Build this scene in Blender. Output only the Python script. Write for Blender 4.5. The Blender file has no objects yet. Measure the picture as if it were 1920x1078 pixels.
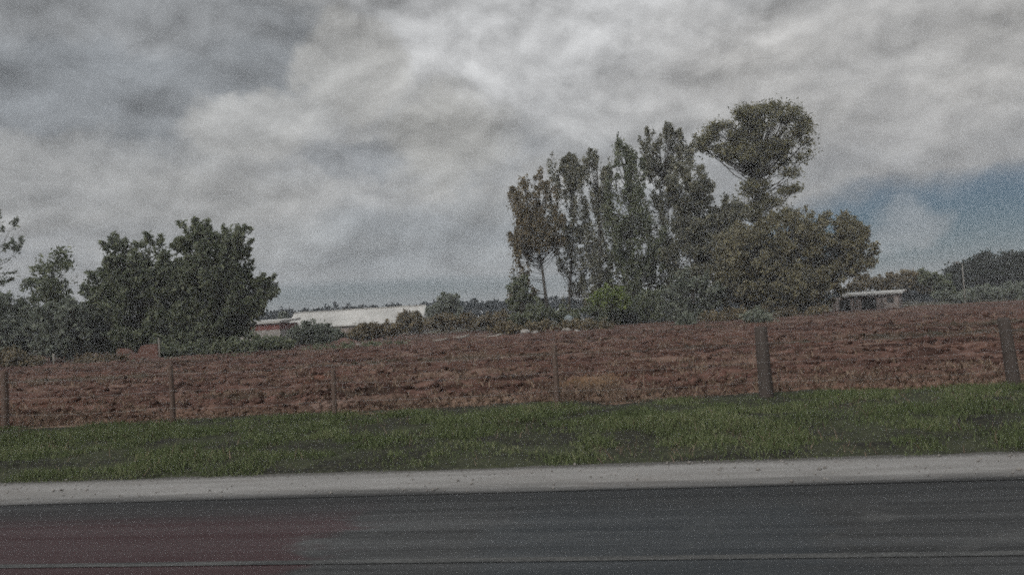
import bpy, math, random
import numpy as np
from mathutils import Vector

random.seed(7)
rng = np.random.default_rng(11)
SC = bpy.context.scene
COL = SC.collection
rad = math.radians

# ------------------------------------------------------------------ camera
F_PX, W_PX, H_PX = 1480.0, 1920.0, 1078.0
CAM_H = 1.42
YAW, PITCH, ROLL = rad(8.5), rad(2.28), rad(3.35)
cam_pos = Vector((0, 0, CAM_H))
f0 = Vector((-math.sin(YAW), math.cos(YAW), 0))
r0 = Vector((math.cos(YAW), math.sin(YAW), 0))
FW = f0 * math.cos(PITCH) + Vector((0, 0, math.sin(PITCH)))
u0 = r0.cross(FW)
RT = r0 * math.cos(ROLL) - u0 * math.sin(ROLL)
UP = u0 * math.cos(ROLL) + r0 * math.sin(ROLL)

cd = bpy.data.cameras.new('camera')
cam = bpy.data.objects.new('camera', cd)
COL.objects.link(cam)
from mathutils import Matrix
m = Matrix((RT, UP, -FW)).transposed().to_4x4()
m.translation = cam_pos
cam.matrix_world = m
cd.sensor_width = 36
cd.sensor_fit = 'HORIZONTAL'
cd.lens = 36 * F_PX / W_PX
cd.clip_start = 0.1
cd.clip_end = 12000
SC.camera = cam


def ray(x, y):
    return FW + RT * ((x - 960) / F_PX) + UP * ((539 - y) / F_PX)


def at(x, y, D):
    """where the sight line through a picture point is D metres ahead"""
    return cam_pos + ray(x, y) * D


def ground_at(x, D, z=0.0):
    a = (x - 960) / F_PX
    b = ((z - CAM_H) / D - FW.z - RT.z * a) / UP.z
    return cam_pos + (FW + RT * a + UP * b) * D


# ------------------------------------------------------------------ node helpers
def new_mat(name):
    mt = bpy.data.materials.new(name)
    mt.use_nodes = True
    nt = mt.node_tree
    nt.nodes.clear()
    return mt, nt


def N(nt, t, **kw):
    n = nt.nodes.new(t)
    for k, v in kw.items():
        setattr(n, k, v)
    return n


def link(nt, a, b):
    nt.links.new(a, b)


def setin(nt, sock, v):
    if hasattr(v, 'is_linked'):
        nt.links.new(v, sock)
    else:
        sock.default_value = v


def math_(nt, op, a, b=None, c=None, clamp=False):
    n = N(nt, 'ShaderNodeMath', operation=op)
    n.use_clamp = clamp
    setin(nt, n.inputs[0], a)
    if b is not None:
        setin(nt, n.inputs[1], b)
    if c is not None:
        setin(nt, n.inputs[2], c)
    return n.outputs[0]


def noise(nt, vec, scale, detail=5, rough=0.55, dist=0.0):
    n = N(nt, 'ShaderNodeTexNoise')
    if vec is not None:
        link(nt, vec, n.inputs['Vector'])
    n.inputs['Scale'].default_value = scale
    n.inputs['Detail'].default_value = detail
    n.inputs['Roughness'].default_value = rough
    n.inputs['Distortion'].default_value = dist
    return n.outputs['Fac']


def ramp(nt, fac, stops, interp='LINEAR'):
    n = N(nt, 'ShaderNodeValToRGB')
    n.color_ramp.interpolation = interp
    el = n.color_ramp.elements
    while len(el) < len(stops):
        el.new(0.5)
    for e, (p, c) in zip(el, stops):
        e.position = p
        e.color = (*c, 1) if len(c) == 3 else c
    link(nt, fac, n.inputs[0])
    return n.outputs[0]


def mixc(nt, fac, a, b, blend='MIX'):
    n = N(nt, 'ShaderNodeMix', data_type='RGBA', blend_type=blend)
    n.clamp_factor = True
    setin(nt, n.inputs[0], fac)
    setin(nt, n.inputs[6], a if hasattr(a, 'is_linked') else (*a, 1))
    setin(nt, n.inputs[7], b if hasattr(b, 'is_linked') else (*b, 1))
    return n.outputs[2]


def smooth(nt, v, lo, hi, a=0.0, b=1.0):
    n = N(nt, 'ShaderNodeMapRange', interpolation_type='SMOOTHSTEP')
    setin(nt, n.inputs[0], v)
    n.inputs[1].default_value = lo
    n.inputs[2].default_value = hi
    n.inputs[3].default_value = a
    n.inputs[4].default_value = b
    return n.outputs[0]


def mapping(nt, vec, scale=(1, 1, 1), loc=(0, 0, 0)):
    n = N(nt, 'ShaderNodeMapping')
    link(nt, vec, n.inputs[0])
    n.inputs['Scale'].default_value = scale
    n.inputs['Location'].default_value = loc
    return n.outputs[0]


def finish(nt, color, rough=0.9, spec=0.2, bump=None, bstr=0.3, bdist=0.02, transl=0.0, metal=0.0):
    p = N(nt, 'ShaderNodeBsdfPrincipled')
    setin(nt, p.inputs['Base Color'], color if hasattr(color, 'is_linked') else (*color, 1))
    setin(nt, p.inputs['Roughness'], rough)
    setin(nt, p.inputs['Specular IOR Level'], spec)
    p.inputs['Metallic'].default_value = metal
    if bump is not None:
        b = N(nt, 'ShaderNodeBump')
        b.inputs['Strength'].default_value = bstr
        b.inputs['Distance'].default_value = bdist
        link(nt, bump, b.inputs['Height'])
        link(nt, b.outputs[0], p.inputs['Normal'])
    out = N(nt, 'ShaderNodeOutputMaterial')
    sh = p.outputs[0]
    if transl > 0:
        t = N(nt, 'ShaderNodeBsdfTranslucent')
        setin(nt, t.inputs[0], color if hasattr(color, 'is_linked') else (*color, 1))
        mx = N(nt, 'ShaderNodeMixShader')
        mx.inputs[0].default_value = transl
        link(nt, sh, mx.inputs[1])
        link(nt, t.outputs[0], mx.inputs[2])
        sh = mx.outputs[0]
    link(nt, sh, out.inputs[0])


def pos_vec(nt):
    return N(nt, 'ShaderNodeNewGeometry').outputs['Position']


# ------------------------------------------------------------------ materials
def mat_leaf(name, c_dark, c_mid, c_light, scale=0.5, transl=0.42):
    mt, nt = new_mat(name)
    g = N(nt, 'ShaderNodeNewGeometry')
    rnd = g.outputs['Random Per Island']
    n1 = noise(nt, g.outputs['Position'], scale, 3)
    v = math_(nt, 'ADD', math_(nt, 'MULTIPLY', rnd, 0.55), math_(nt, 'MULTIPLY', n1, 0.6))
    c = ramp(nt, v, [(0.25, c_dark), (0.6, c_mid), (0.95, c_light)])
    finish(nt, c, 0.65, 0.25, transl=transl)
    return mt


def mat_bark(name, c1, c2):
    mt, nt = new_mat(name)
    p = pos_vec(nt)
    n1 = noise(nt, mapping(nt, p, (6, 6, 1.2)), 2, 5)
    finish(nt, mixc(nt, n1, c1, c2), 0.9, 0.1, n1, 0.5, 0.03)
    return mt


def mat_plain(name, c1, c2, scale=3, rough=0.8, spec=0.3, stretch=(1, 1, 1), bstr=0.15):
    mt, nt = new_mat(name)
    p = pos_vec(nt)
    n1 = noise(nt, mapping(nt, p, stretch), scale, 6, 0.6)
    finish(nt, mixc(nt, smooth(nt, n1, 0.3, 0.7), c1, c2), rough, spec, n1, bstr, 0.02)
    return mt


def mat_blade(name, stops, scale=0.8):
    mt, nt = new_mat(name)
    g = N(nt, 'ShaderNodeNewGeometry')
    n1 = noise(nt, mapping(nt, g.outputs['Position'], (0.5, 1, 1)), scale, 4, 0.6)
    v = math_(nt, 'ADD', math_(nt, 'MULTIPLY', g.outputs['Random Per Island'], 0.45), math_(nt, 'MULTIPLY', n1, 0.75))
    finish(nt, ramp(nt, v, stops), 0.7, 0.2, transl=0.25)
    return mt


M = {}
M['leaf_dark'] = mat_leaf('leaf_dark', (.073, .093, .057), (.163, .183, .118), (.276, .298, .191))
M['leaf_olive'] = mat_leaf('leaf_olive', (.072, .072, .044), (.184, .177, .104), (.320, .295, .159))
M['leaf_brown'] = mat_leaf('leaf_brown', (.087, .072, .048), (.196, .163, .104), (.320, .258, .152))
M['leaf_grey'] = mat_leaf('leaf_grey', (.078, .090, .071), (.201, .225, .178), (.335, .362, .291))
M['leaf_tall'] = mat_leaf('leaf_tall', (.084, .090, .065), (.196, .196, .146), (.350, .333, .237))
M['leaf_straw'] = mat_leaf('leaf_straw', (.07, .055, .035), (.15, .12, .08), (.25, .20, .13))
M['leaf_lime'] = mat_leaf('leaf_lime', (.066, .084, .033), (.168, .216, .072), (.282, .338, .112))
M['leaf_khaki'] = mat_leaf('leaf_khaki', (.100, .094, .059), (.224, .206, .132), (.354, .325, .201))
M['leaf_deep'] = mat_leaf('leaf_deep', (.022, .028, .024), (.048, .056, .046), (.075, .085, .068))  # shade of the backlit, distant right-hand trees put into the leaf colour
M['leaf_far'] = mat_leaf('leaf_far', (.010, .017, .022), (.020, .030, .037), (.032, .045, .053), 0.05)  # bluish cast of distance haze put into the leaf colour
M['bark'] = mat_bark('bark', (.045, .040, .034), (.11, .10, .088))
M['post_wood'] = mat_bark('post_wood', (.055, .045, .041), (.100, .085, .078))
M['post_brown'] = mat_bark('post_brown', (.085, .060, .050), (.15, .112, .095))
M['pale_wood'] = mat_bark('pale_wood', (.20, .19, .17), (.36, .34, .31))
M['wire'] = mat_plain('wire', (.16, .16, .16), (.24, .22, .21), 8, 0.5, 0.5)
M['white_roof'] = mat_plain('white_roof', (.34, .335, .32), (.50, .49, .47), 0.35, 0.7, 0.25, (1.0, .8, 1))
M['white_wall'] = mat_plain('white_wall', (.60, .58, .54), (.75, .73, .70), 0.8)
M['red_wall'] = mat_plain('red_wall', (.12, .045, .04), (.17, .07, .06), 1.5)
M['grey_wall'] = mat_plain('grey_wall', (.24, .20, .18), (.36, .31, .29), 1.2)
M['dark_gap'] = mat_plain('dark_gap', (.02, .02, .02), (.035, .033, .03), 2)
M['pale_stone'] = mat_plain('pale_stone', (.14, .13, .12), (.34, .32, .30), 3)
M['pale_tank'] = mat_plain('pale_tank', (.13, .155, .165), (.20, .23, .24), 2, 0.4, 0.4)


def mat_brick():
    mt, nt = new_mat('red_brick')
    tc = N(nt, 'ShaderNodeTexCoord').outputs['Object']
    b = N(nt, 'ShaderNodeTexBrick')
    sx = N(nt, 'ShaderNodeSeparateXYZ')
    link(nt, tc, sx.inputs[0])
    cb = N(nt, 'ShaderNodeCombineXYZ')
    link(nt, sx.outputs[0], cb.inputs[0])
    link(nt, sx.outputs[2], cb.inputs[1])
    link(nt, cb.outputs[0], b.inputs['Vector'])
    b.inputs['Scale'].default_value = 2.2
    b.inputs['Color1'].default_value = (.14, .055, .042, 1)
    b.inputs['Color2'].default_value = (.10, .046, .038, 1)
    b.inputs['Mortar'].default_value = (.14, .115, .10, 1)
    n1 = noise(nt, tc, 1.6, 4)
    finish(nt, mixc(nt, math_(nt, 'MULTIPLY', n1, 0.5), b.outputs[0], (.12, .085, .07)), 0.9, 0.1, b.outputs['Fac'], 0.3, 0.01)
    return mt


M['red_brick'] = mat_brick()


def mat_road():
    mt, nt = new_mat('wet_asphalt')
    p = pos_vec(nt)
    sx = N(nt, 'ShaderNodeSeparateXYZ')
    link(nt, p, sx.inputs[0])
    X, Y = sx.outputs[0], sx.outputs[1]
    fine = noise(nt, p, 45, 4, 0.7)
    grit = noise(nt, p, 160, 2, 0.6)
    streak = noise(nt, mapping(nt, p, (0.10, 2.6, 1)), 2.2, 6, 0.62)
    blot = noise(nt, mapping(nt, p, (0.8, 1.3, 1)), 2.0, 5, 0.6)
    base = mixc(nt, smooth(nt, streak, 0.32, 0.68), (.010, .0105, .011), (.058, .059, .060))
    base = mixc(nt, math_(nt, 'MULTIPLY', smooth(nt, blot, 0.54, 0.68), 0.55), base, (.075, .075, .073))
    base = mixc(nt, math_(nt, 'MULTIPLY', smooth(nt, fine, 0.40, 0.72), 0.45), base, (.07, .07, .068))
    base = mixc(nt, math_(nt, 'MULTIPLY', smooth(nt, grit, 0.55, 0.75), 0.35), base, (.02, .02, .02))
    # red and bluish car-window reflections painted into the asphalt colour
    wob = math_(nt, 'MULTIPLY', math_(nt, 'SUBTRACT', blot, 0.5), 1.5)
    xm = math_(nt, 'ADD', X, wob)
    red_refl = smooth(nt, xm, -1.95, -2.25)
    red_refl = math_(nt, 'MULTIPLY', red_refl, smooth(nt, Y, 6.6, 5.6))
    base = mixc(nt, math_(nt, 'MULTIPLY', red_refl, 0.75), base, (.043, .014, .016))
    blue_refl = math_(nt, 'MULTIPLY', smooth(nt, xm, -1.2, -0.7), smooth(nt, xm, 1.3, 0.8))
    base = mixc(nt, math_(nt, 'MULTIPLY', blue_refl, 0.45), base, (.026, .034, .041))
    base = mixc(nt, math_(nt, 'MULTIPLY', smooth(nt, math_(nt, 'ADD', Y, math_(nt, 'MULTIPLY', streak, 0.5)), 5.75, 6.35), 0.7), base, (.011, .0115, .012))
    rough = smooth(nt, streak, 0.3, 0.7, 0.62, 0.42)
    h = math_(nt, 'ADD', fine, math_(nt, 'MULTIPLY', grit, 0.5))
    finish(nt, base, rough, 0.22, h, 0.5, 0.012)
    return mt


def mat_shoulder():
    mt, nt = new_mat('worn_concrete')
    p = pos_vec(nt)
    sx = N(nt, 'ShaderNodeSeparateXYZ')
    link(nt, p, sx.inputs[0])
    Y = sx.outputs[1]
    fine = noise(nt, p, 35, 5, 0.7)
    st = noise(nt, mapping(nt, p, (0.25, 2.2, 1)), 2.4, 5, 0.6)
    big = noise(nt, p, 0.7, 4)
    e0 = math_(nt, 'ADD', Y, math_(nt, 'MULTIPLY', math_(nt, 'SUBTRACT', fine, 0.5), 0.5))
    c = mixc(nt, smooth(nt, st, 0.3, 0.7), (.205, .197, .188), (.285, .277, .268))
    c = mixc(nt, math_(nt, 'MULTIPLY', smooth(nt, fine, 0.45, 0.7), 0.4), c, (.11, .105, .10))
    c = mixc(nt, math_(nt, 'MULTIPLY', smooth(nt, big, 0.5, 0.7), 0.4), c, (.17, .145, .13))
    c = mixc(nt, math_(nt, 'MULTIPLY', smooth(nt, e0, 7.33, 7.50), 0.8), c, (.045, .042, .036))
    # tar and tyre dirt along the carriageway edge
    e = math_(nt, 'ADD', Y, math_(nt, 'MULTIPLY', math_(nt, 'SUBTRACT', st, 0.5), 0.45))
    c = mixc(nt, smooth(nt, e, 6.84, 6.40), c, (.030, .030, .030))
    finish(nt, c, 0.75, 0.25, fine, 0.4, 0.01)
    return mt


def mat_soil():
    mt, nt = new_mat('ploughed_soil')
    p = pos_vec(nt)
    fine = noise(nt, mapping(nt, p, (0.55, 1, 1)), 3.6, 8, 0.74)
    row = noise(nt, mapping(nt, p, (0.12, 1.0, 1)), 1.1, 6, 0.65)
    big = noise(nt, mapping(nt, p, (0.5, 1, 1)), 0.22, 5, 0.6)
    c = mixc(nt, smooth(nt, fine, 0.30, 0.72), (.026, .0150, .0125), (.168, .098, .080))
    c = mixc(nt, math_(nt, 'MULTIPLY', smooth(nt, row, 0.50, 0.66), 0.55), c, (.21, .150, .118))
    c = mixc(nt, math_(nt, 'MULTIPLY', smooth(nt, row, 0.49, 0.38), 0.85), c, (.030, .018, .015))
    c = mixc(nt, math_(nt, 'MULTIPLY', smooth(nt, big, 0.50, 0.66), 0.40), c, (.135, .070, .050))
    green = noise(nt, mapping(nt, p, (0.25, 1, 1), (31, 7, 0)), 0.16, 5, 0.6)
    c = mixc(nt, math_(nt, 'MULTIPLY', smooth(nt, green, 0.54, 0.66), 0.6), c, (.050, .054, .038))
    sx = N(nt, 'ShaderNodeSeparateXYZ')
    link(nt, p, sx.inputs[0])

    def patch(px, py, rx, ry, col, k):
        nonlocal c
        dx = math_(nt, 'DIVIDE', math_(nt, 'SUBTRACT', sx.outputs[0], px), rx)
        dy = math_(nt, 'DIVIDE', math_(nt, 'SUBTRACT', sx.outputs[1], py), ry)
        d = math_(nt, 'ADD', math_(nt, 'MULTIPLY', dx, dx), math_(nt, 'MULTIPLY', dy, dy))
        d = math_(nt, 'ADD', d, math_(nt, 'MULTIPLY', math_(nt, 'SUBTRACT', fine, 0.5), 1.6))
        c = mixc(nt, math_(nt, 'MULTIPLY', smooth(nt, d, 1.15, 0.1), k), c, col)
    sy = math_(nt, 'ADD', sx.outputs[1], math_(nt, 'MULTIPLY', math_(nt, 'SUBTRACT', big, 0.5), 5.0))
    c = mixc(nt, math_(nt, 'MULTIPLY', math_(nt, 'MULTIPLY', smooth(nt, sy, 14.2, 12.2), smooth(nt, fine, 0.36, 0.6)), 0.75), c, (.23, .165, .12))
    for q in SOIL_PATCHES:
        patch(*q)
    finish(nt, c, 0.95, 0.08, fine, 0.7, 0.05)
    return mt


def g_px(x, y):
    """ground point under a picture point"""
    d = ray(x, y)
    t = -CAM_H / d.z
    return cam_pos + d * t


SOIL_PATCHES = []
for (x, y, rx, ry, col, k) in [(1375, 715, .35, 1.0, (.16, .045, .04), .45), (1110, 720, .8, 1.6, (.24, .155, .085), .55),
                               (600, 715, .45, 2.2, (.18, .075, .045), .35), (395, 742, .35, 1.0, (.22, .05, .05), .4),
                               (1190, 715, .5, .9, (.10, .05, .04), .6), (620, 770, .5, .7, (.28, .20, .17), .4)]:
    g = g_px(x, y)
    SOIL_PATCHES.append((g.x, g.y, rx, ry, col, k))

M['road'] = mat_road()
M['shoulder'] = mat_shoulder()
M['soil'] = mat_soil()


def mat_turf():
    mt, nt = new_mat('turf_soil')
    p = pos_vec(nt)
    a = noise(nt, mapping(nt, p, (0.6, 1, 1)), 1.6, 5, 0.65)
    b = noise(nt, p, 18, 5, 0.7)
    c = mixc(nt, smooth(nt, a, 0.4, 0.6), (.022, .021, .020), (.042, .046, .030))
    c = mixc(nt, math_(nt, 'MULTIPLY', smooth(nt, b, 0.4, 0.7), 0.5), c, (.10, .105, .06))
    finish(nt, c, 0.95, 0.1, b, 0.6, 0.03)
    return mt


M['turf'] = mat_turf()


def mat_far_ground():
    mt, nt = new_mat('far_ground')
    p = pos_vec(nt)
    a = noise(nt, mapping(nt, p, (0.3, 1, 1)), 0.08, 6, 0.65)
    b = noise(nt, p, 1.2, 5, 0.7)
    c = mixc(nt, smooth(nt, a, 0.35, 0.65), (.075, .062, .045), (.055, .062, .036))
    c = mixc(nt, math_(nt, 'MULTIPLY', smooth(nt, b, 0.4, 0.7), 0.4), c, (.13, .105, .075))
    finish(nt, c, 0.95, 0.1, b, 0.5, 0.05)
    return mt


M['far_ground'] = mat_far_ground()


def mat_paint():
    mt, nt = new_mat('worn_paint')
    p = pos_vec(nt)
    a = noise(nt, mapping(nt, p, (0.8, 6, 1)), 2.0, 6, 0.7)
    b = noise(nt, p, 40, 4, 0.7)
    v = math_(nt, 'ADD', math_(nt, 'MULTIPLY', a, 0.6), math_(nt, 'MULTIPLY', b, 0.4))
    finish(nt, mixc(nt, smooth(nt, v, 0.38, 0.62), (.030, .031, .031), (.095, .095, .092)), 0.55, 0.22, b, 0.4, 0.01)
    return mt


M['paint'] = mat_paint()
M['grass'] = mat_blade('grass_blade', [(0.25, (.045, .050, .032)), (0.5, (.095, .124, .054)), (0.72, (.145, .172, .082)), (1.0, (.28, .27, .17))])
M['dry'] = mat_blade('dry_blade', [(0.25, (.060, .040, .032)), (0.6, (.165, .118, .090)), (1.0, (.36, .275, .20))])


# ------------------------------------------------------------------ mesh helpers
def mesh_np(name, verts, faces, mat, smooth_=False):
    """verts (n,3); faces (k,m) all of one size"""
    me = bpy.data.meshes.new(name)
    verts = np.ascontiguousarray(verts, dtype=np.float32)
    faces = np.ascontiguousarray(faces, dtype=np.int32)
    k, mm = faces.shape
    me.vertices.add(len(verts))
    me.vertices.foreach_set('co', verts.ravel())
    me.loops.add(k * mm)
    me.loops.foreach_set('vertex_index', faces.ravel())
    me.polygons.add(k)
    me.polygons.foreach_set('loop_start', np.arange(0, k * mm, mm, dtype=np.int32))
    me.polygons.foreach_set('loop_total', np.full(k, mm, dtype=np.int32))
    if smooth_:
        me.polygons.foreach_set('use_smooth', np.ones(k, dtype=bool))
    me.materials.append(mat)
    me.update(calc_edges=True)
    me.validate()
    return me


def obj(name, me, parent=None, **props):
    o = bpy.data.objects.new(name, me)
    COL.objects.link(o)
    if parent is not None:
        o.parent = parent
    for k, v in props.items():
        o[k] = v
    return o


def thing(name, label, cat, loc=(0, 0, 0), rz=0.0, group=None):
    o = bpy.data.objects.new(name, None)
    COL.objects.link(o)
    o.location = loc
    o.rotation_euler = (0, 0, rz)
    o.empty_display_size = 0.3
    o['label'] = label
    o['category'] = cat
    if group:
        o['group'] = group
    return o


class MB:
    """collects boxes, tubes and slabs into one mesh"""
    def __init__(s):
        s.v, s.f = [], []

    def add(s, vs, fs):
        n = len(s.v)
        s.v += [tuple(v) for v in vs]
        s.f += [tuple(i + n for i in f) for f in fs]
        return s

    def box(s, x0, x1, y0, y1, z0, z1):
        return s.add([(x0, y0, z0), (x1, y0, z0), (x1, y1, z0), (x0, y1, z0), (x0, y0, z1), (x1, y0, z1), (x1, y1, z1), (x0, y1, z1)],
                     [(0, 3, 2, 1), (4, 5, 6, 7), (0, 1, 5, 4), (1, 2, 6, 5), (2, 3, 7, 6), (3, 0, 4, 7)])

    def tube(s, pts, radii, n=6):
        pts = [Vector(p) for p in pts]
        base = len(s.v)
        for i, p in enumerate(pts):
            d = (pts[min(i + 1, len(pts) - 1)] - pts[max(i - 1, 0)])
            d = d.normalized() if d.length > 1e-6 else Vector((0, 0, 1))
            a = d.orthogonal().normalized() if abs(d.z) < 0.9 else d.cross(Vector((0, 1, 0))).normalized()
            b = d.cross(a)
            for k in range(n):
                t = 2 * math.pi * k / n
                s.v.append(tuple(p + (a * math.cos(t) + b * math.sin(t)) * radii[i]))
        for i in range(len(pts) - 1):
            for k in range(n):
                q = base + i * n
                s.f.append((q + k, q + (k + 1) % n, q + n + (k + 1) % n, q + n + k))
        s.f.append(tuple(base + k for k in reversed(range(n))))
        s.f.append(tuple(base + (len(pts) - 1) * n + k for k in range(n)))
        return s

    def mesh(s, name, mat, smooth_=False):
        me = bpy.data.meshes.new(name)
        me.from_pydata(s.v, [], s.f)
        me.materials.append(mat)
        if smooth_:
            me.polygons.foreach_set('use_smooth', [True] * len(me.polygons))
        me.update()
        return me

    def build(s, name, mat, parent=None, smooth_=False, **props):
        return obj(name, s.mesh(name, mat, smooth_), parent, **props)


_perm = rng.random((256, 256))


def vnoise(x, y):
    xi, yi = np.floor(x).astype(int), np.floor(y).astype(int)
    fx, fy = x - xi, y - yi
    fx, fy = fx * fx * (3 - 2 * fx), fy * fy * (3 - 2 * fy)
    g = lambda a, b: _perm[a & 255, b & 255]
    return (g(xi, yi) * (1 - fx) + g(xi + 1, yi) * fx) * (1 - fy) + (g(xi, yi + 1) * (1 - fx) + g(xi + 1, yi + 1) * fx) * fy


def fbm(x, y, o=4):
    s, a, t = 0, 0.5, 0
    for i in range(o):
        s = s + a * vnoise(x * 2 ** i + 17.3 * i, y * 2 ** i + 9.1 * i)
        t += a
        a *= 0.55
    return s / t - 0.5


# ------------------------------------------------------------------ ground, road, verge, field
Y_ROAD, Y_STRIP, Y_FENCE = 6.50, 7.42, 12.0


def sheet(name, x0, x1, y0, y1, z, mat, nx=1, ny=1):
    xs, ys = np.linspace(x0, x1, nx + 1), np.linspace(y0, y1, ny + 1)
    X, Y = np.meshgrid(xs, ys)
    V = np.stack([X.ravel(), Y.ravel(), np.full(X.size, z)], 1)
    return mesh_np(name, V, grid_faces(nx + 1, ny + 1), mat)


def grid_faces(nx, ny):
    i = np.arange(nx - 1)
    j = np.arange(ny - 1)
    I, J = np.meshgrid(i, j)
    a = (J * nx + I).ravel()
    return np.stack([a, a + 1, a + nx + 1, a + nx], 1)


obj('ground', sheet('ground', -6000, 6000, -3000, 9000, -0.30, M['far_ground']), kind='structure')
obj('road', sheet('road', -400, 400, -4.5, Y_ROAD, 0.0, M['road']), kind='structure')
obj('road_shoulder', sheet('road_shoulder', -400, 400, Y_ROAD - 0.05, Y_STRIP + 0.15, 0.004, M['shoulder']), kind='structure')
# lane line, worn thin
mb = MB()
mb.add([(-90, 4.62, 0.004), (90, 4.62, 0.004), (90, 4.70, 0.004), (-90, 4.70, 0.004)], [(0, 1, 2, 3)])
mb.build('road_marking', M['paint'], kind='structure')


def verge_z(x, y):
    t = np.clip((y - Y_STRIP) / 0.5, 0, 1)
    return 0.045 * t + t * (0.16 * fbm(x * 0.5, y * 0.8, 3) + 0.07 * fbm(x * 2.3, y * 3.0, 3)) - 0.01 * (1 - t)


X, Y = np.meshgrid(np.linspace(-26, 20, 460), np.linspace(Y_STRIP - 0.02, Y_FENCE + 0.6, 70))
V = np.stack([X.ravel(), Y.ravel(), verge_z(X, Y).ravel()], 1)
obj('verge', mesh_np('verge', V, grid_faces(460, 70), M['turf'], True), kind='structure')


def field_z(x, y):
    amp = np.clip((y - Y_FENCE) / 2.0, 0.15, 1)
    fur = np.sin(2 * math.pi * (y + 0.5 * fbm(x * 0.15, y * 0.3, 2)) / 0.85)
    return amp * (0.085 * fur + 0.24 * fbm(x * 1.1, y * 1.5, 4) + 0.16 * fbm(x * 3.1, y * 4.2, 3) + 0.16 * fbm(x * 0.12, y * 0.2, 2)) + 0.03


ys = Y_FENCE + 0.1 + (np.geomspace(1, 140, 430) - 1) * (118 - Y_FENCE) / 139
ss = np.linspace(-1.25, 1.25, 620)
S, Y = np.meshgrid(ss, ys)
X = S * (Y * 0.80 + 6) - Y * math.tan(YAW)
Z = field_z(X, Y)
Z = np.where(Y > 105, Z - (Y - 105) * 0.03, Z)
V = np.stack([X.ravel(), Y.ravel(), Z.ravel()], 1)
obj('field', mesh_np('field', V, grid_faces(620, 430), M['soil'], True), kind='structure')


# ------------------------------------------------------------------ blades
def blades(name, P, hgt, wid, lean, mat, **props):
    n = len(P)
    ang = rng.uniform(0, 2 * math.pi, n)
    side = np.stack([np.cos(ang), np.sin(ang), np.zeros(n)], 1) * wid[:, None]
    la = rng.uniform(0, 2 * math.pi, n)
    le = np.stack([np.cos(la), np.sin(la), np.zeros(n)], 1) * (lean * hgt)[:, None]
    up = np.zeros((n, 3))
    up[:, 2] = hgt
    a, b = P - side, P + side
    c, d = P + side * 0.7 + le * 0.4 + up * 0.55, P - side * 0.7 + le * 0.4 + up * 0.55
    e = P + le + up * 0.95
    V = np.stack([a, b, c, d, e], 1).reshape(-1, 3)
    i = np.arange(n) * 5
    Fq = np.stack([i, i + 1, i + 2, i + 3], 1)
    Ft = np.stack([i + 3, i + 2, i + 4, i + 4], 1)
    me = bpy.data.meshes.new(name)
    me.vertices.add(len(V))
    me.vertices.foreach_set('co', V.astype(np.float32).ravel())
    loops = np.concatenate([Fq.ravel(), Ft[:, :3].ravel()]).astype(np.int32)
    me.loops.add(len(loops))
    me.loops.foreach_set('vertex_index', loops)
    me.polygons.add(2 * n)
    st = np.concatenate([np.arange(n) * 4, 4 * n + np.arange(n) * 3]).astype(np.int32)
    me.polygons.foreach_set('loop_start', st)
    me.polygons.foreach_set('loop_total', np.concatenate([np.full(n, 4), np.full(n, 3)]).astype(np.int32))
    me.materials.append(mat)
    me.update(calc_edges=True)
    return obj(name, me, **props)


n = 270000
gx, gy = rng.uniform(-17, 12, n), rng.uniform(Y_STRIP + 0.06, Y_FENCE + 0.25, n)
edge = 1.1 * fbm(gx * 0.6, gy * 0 + 3.3, 3)
dens = 0.56 + 4.2 * fbm(gx * 2.0 + 40, gy * 1.8, 4) + 1.6 * fbm(gx * 0.4 + 9, gy * 0.9, 2)
keep = (rng.random(n) < np.clip(dens, 0.09, 1)) & (gy < Y_FENCE + 0.05 + edge)
gx, gy, dens = gx[keep], gy[keep], np.clip(dens[keep], 0.1, 1.3)
P = np.stack([gx, gy, verge_z(gx, gy) - 0.01], 1)
h = rng.uniform(0.03, 0.085, len(P)) * (0.6 + 0.7 * dens)
h *= np.where(gy < Y_STRIP + 0.2, 0.6, 1)
blades('grass', P, h, rng.uniform(0.003, 0.007, len(P)), rng.uniform(0.1, 0.9, len(P)), M['grass'], kind='stuff',
       label='short green grass covering the roadside verge', category='grass')

# loose grit on the shoulder
ng = 700
cx_, cy_ = rng.uniform(-12, 9, ng), rng.uniform(6.5, Y_STRIP + .12, ng)
sz = rng.uniform(.004, .013, ng) * np.where(rng.random(ng) < .06, 1.8, 1)
octv = np.array([(1, 0, 0), (0, 1, 0), (-1, 0, 0), (0, -1, 0), (0, 0, .8), (0, 0, -.8)])
V = (octv[None] * sz[:, None, None] * rng.uniform(.7, 1.3, (ng, 6, 1)) + np.stack([cx_, cy_, .006 + sz * .4], 1)[:, None]).reshape(-1, 3)
of = np.array([(0, 1, 4), (1, 2, 4), (2, 3, 4), (3, 0, 4), (1, 0, 5), (2, 1, 5), (3, 2, 5), (0, 3, 5)])
obj('gravel', mesh_np('gravel', V, (of[None] + 6 * np.arange(ng)[:, None, None]).reshape(-1, 3), M['pale_stone']), kind='stuff',
    label='loose grit scattered on the pale road shoulder', category='gravel')

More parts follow.
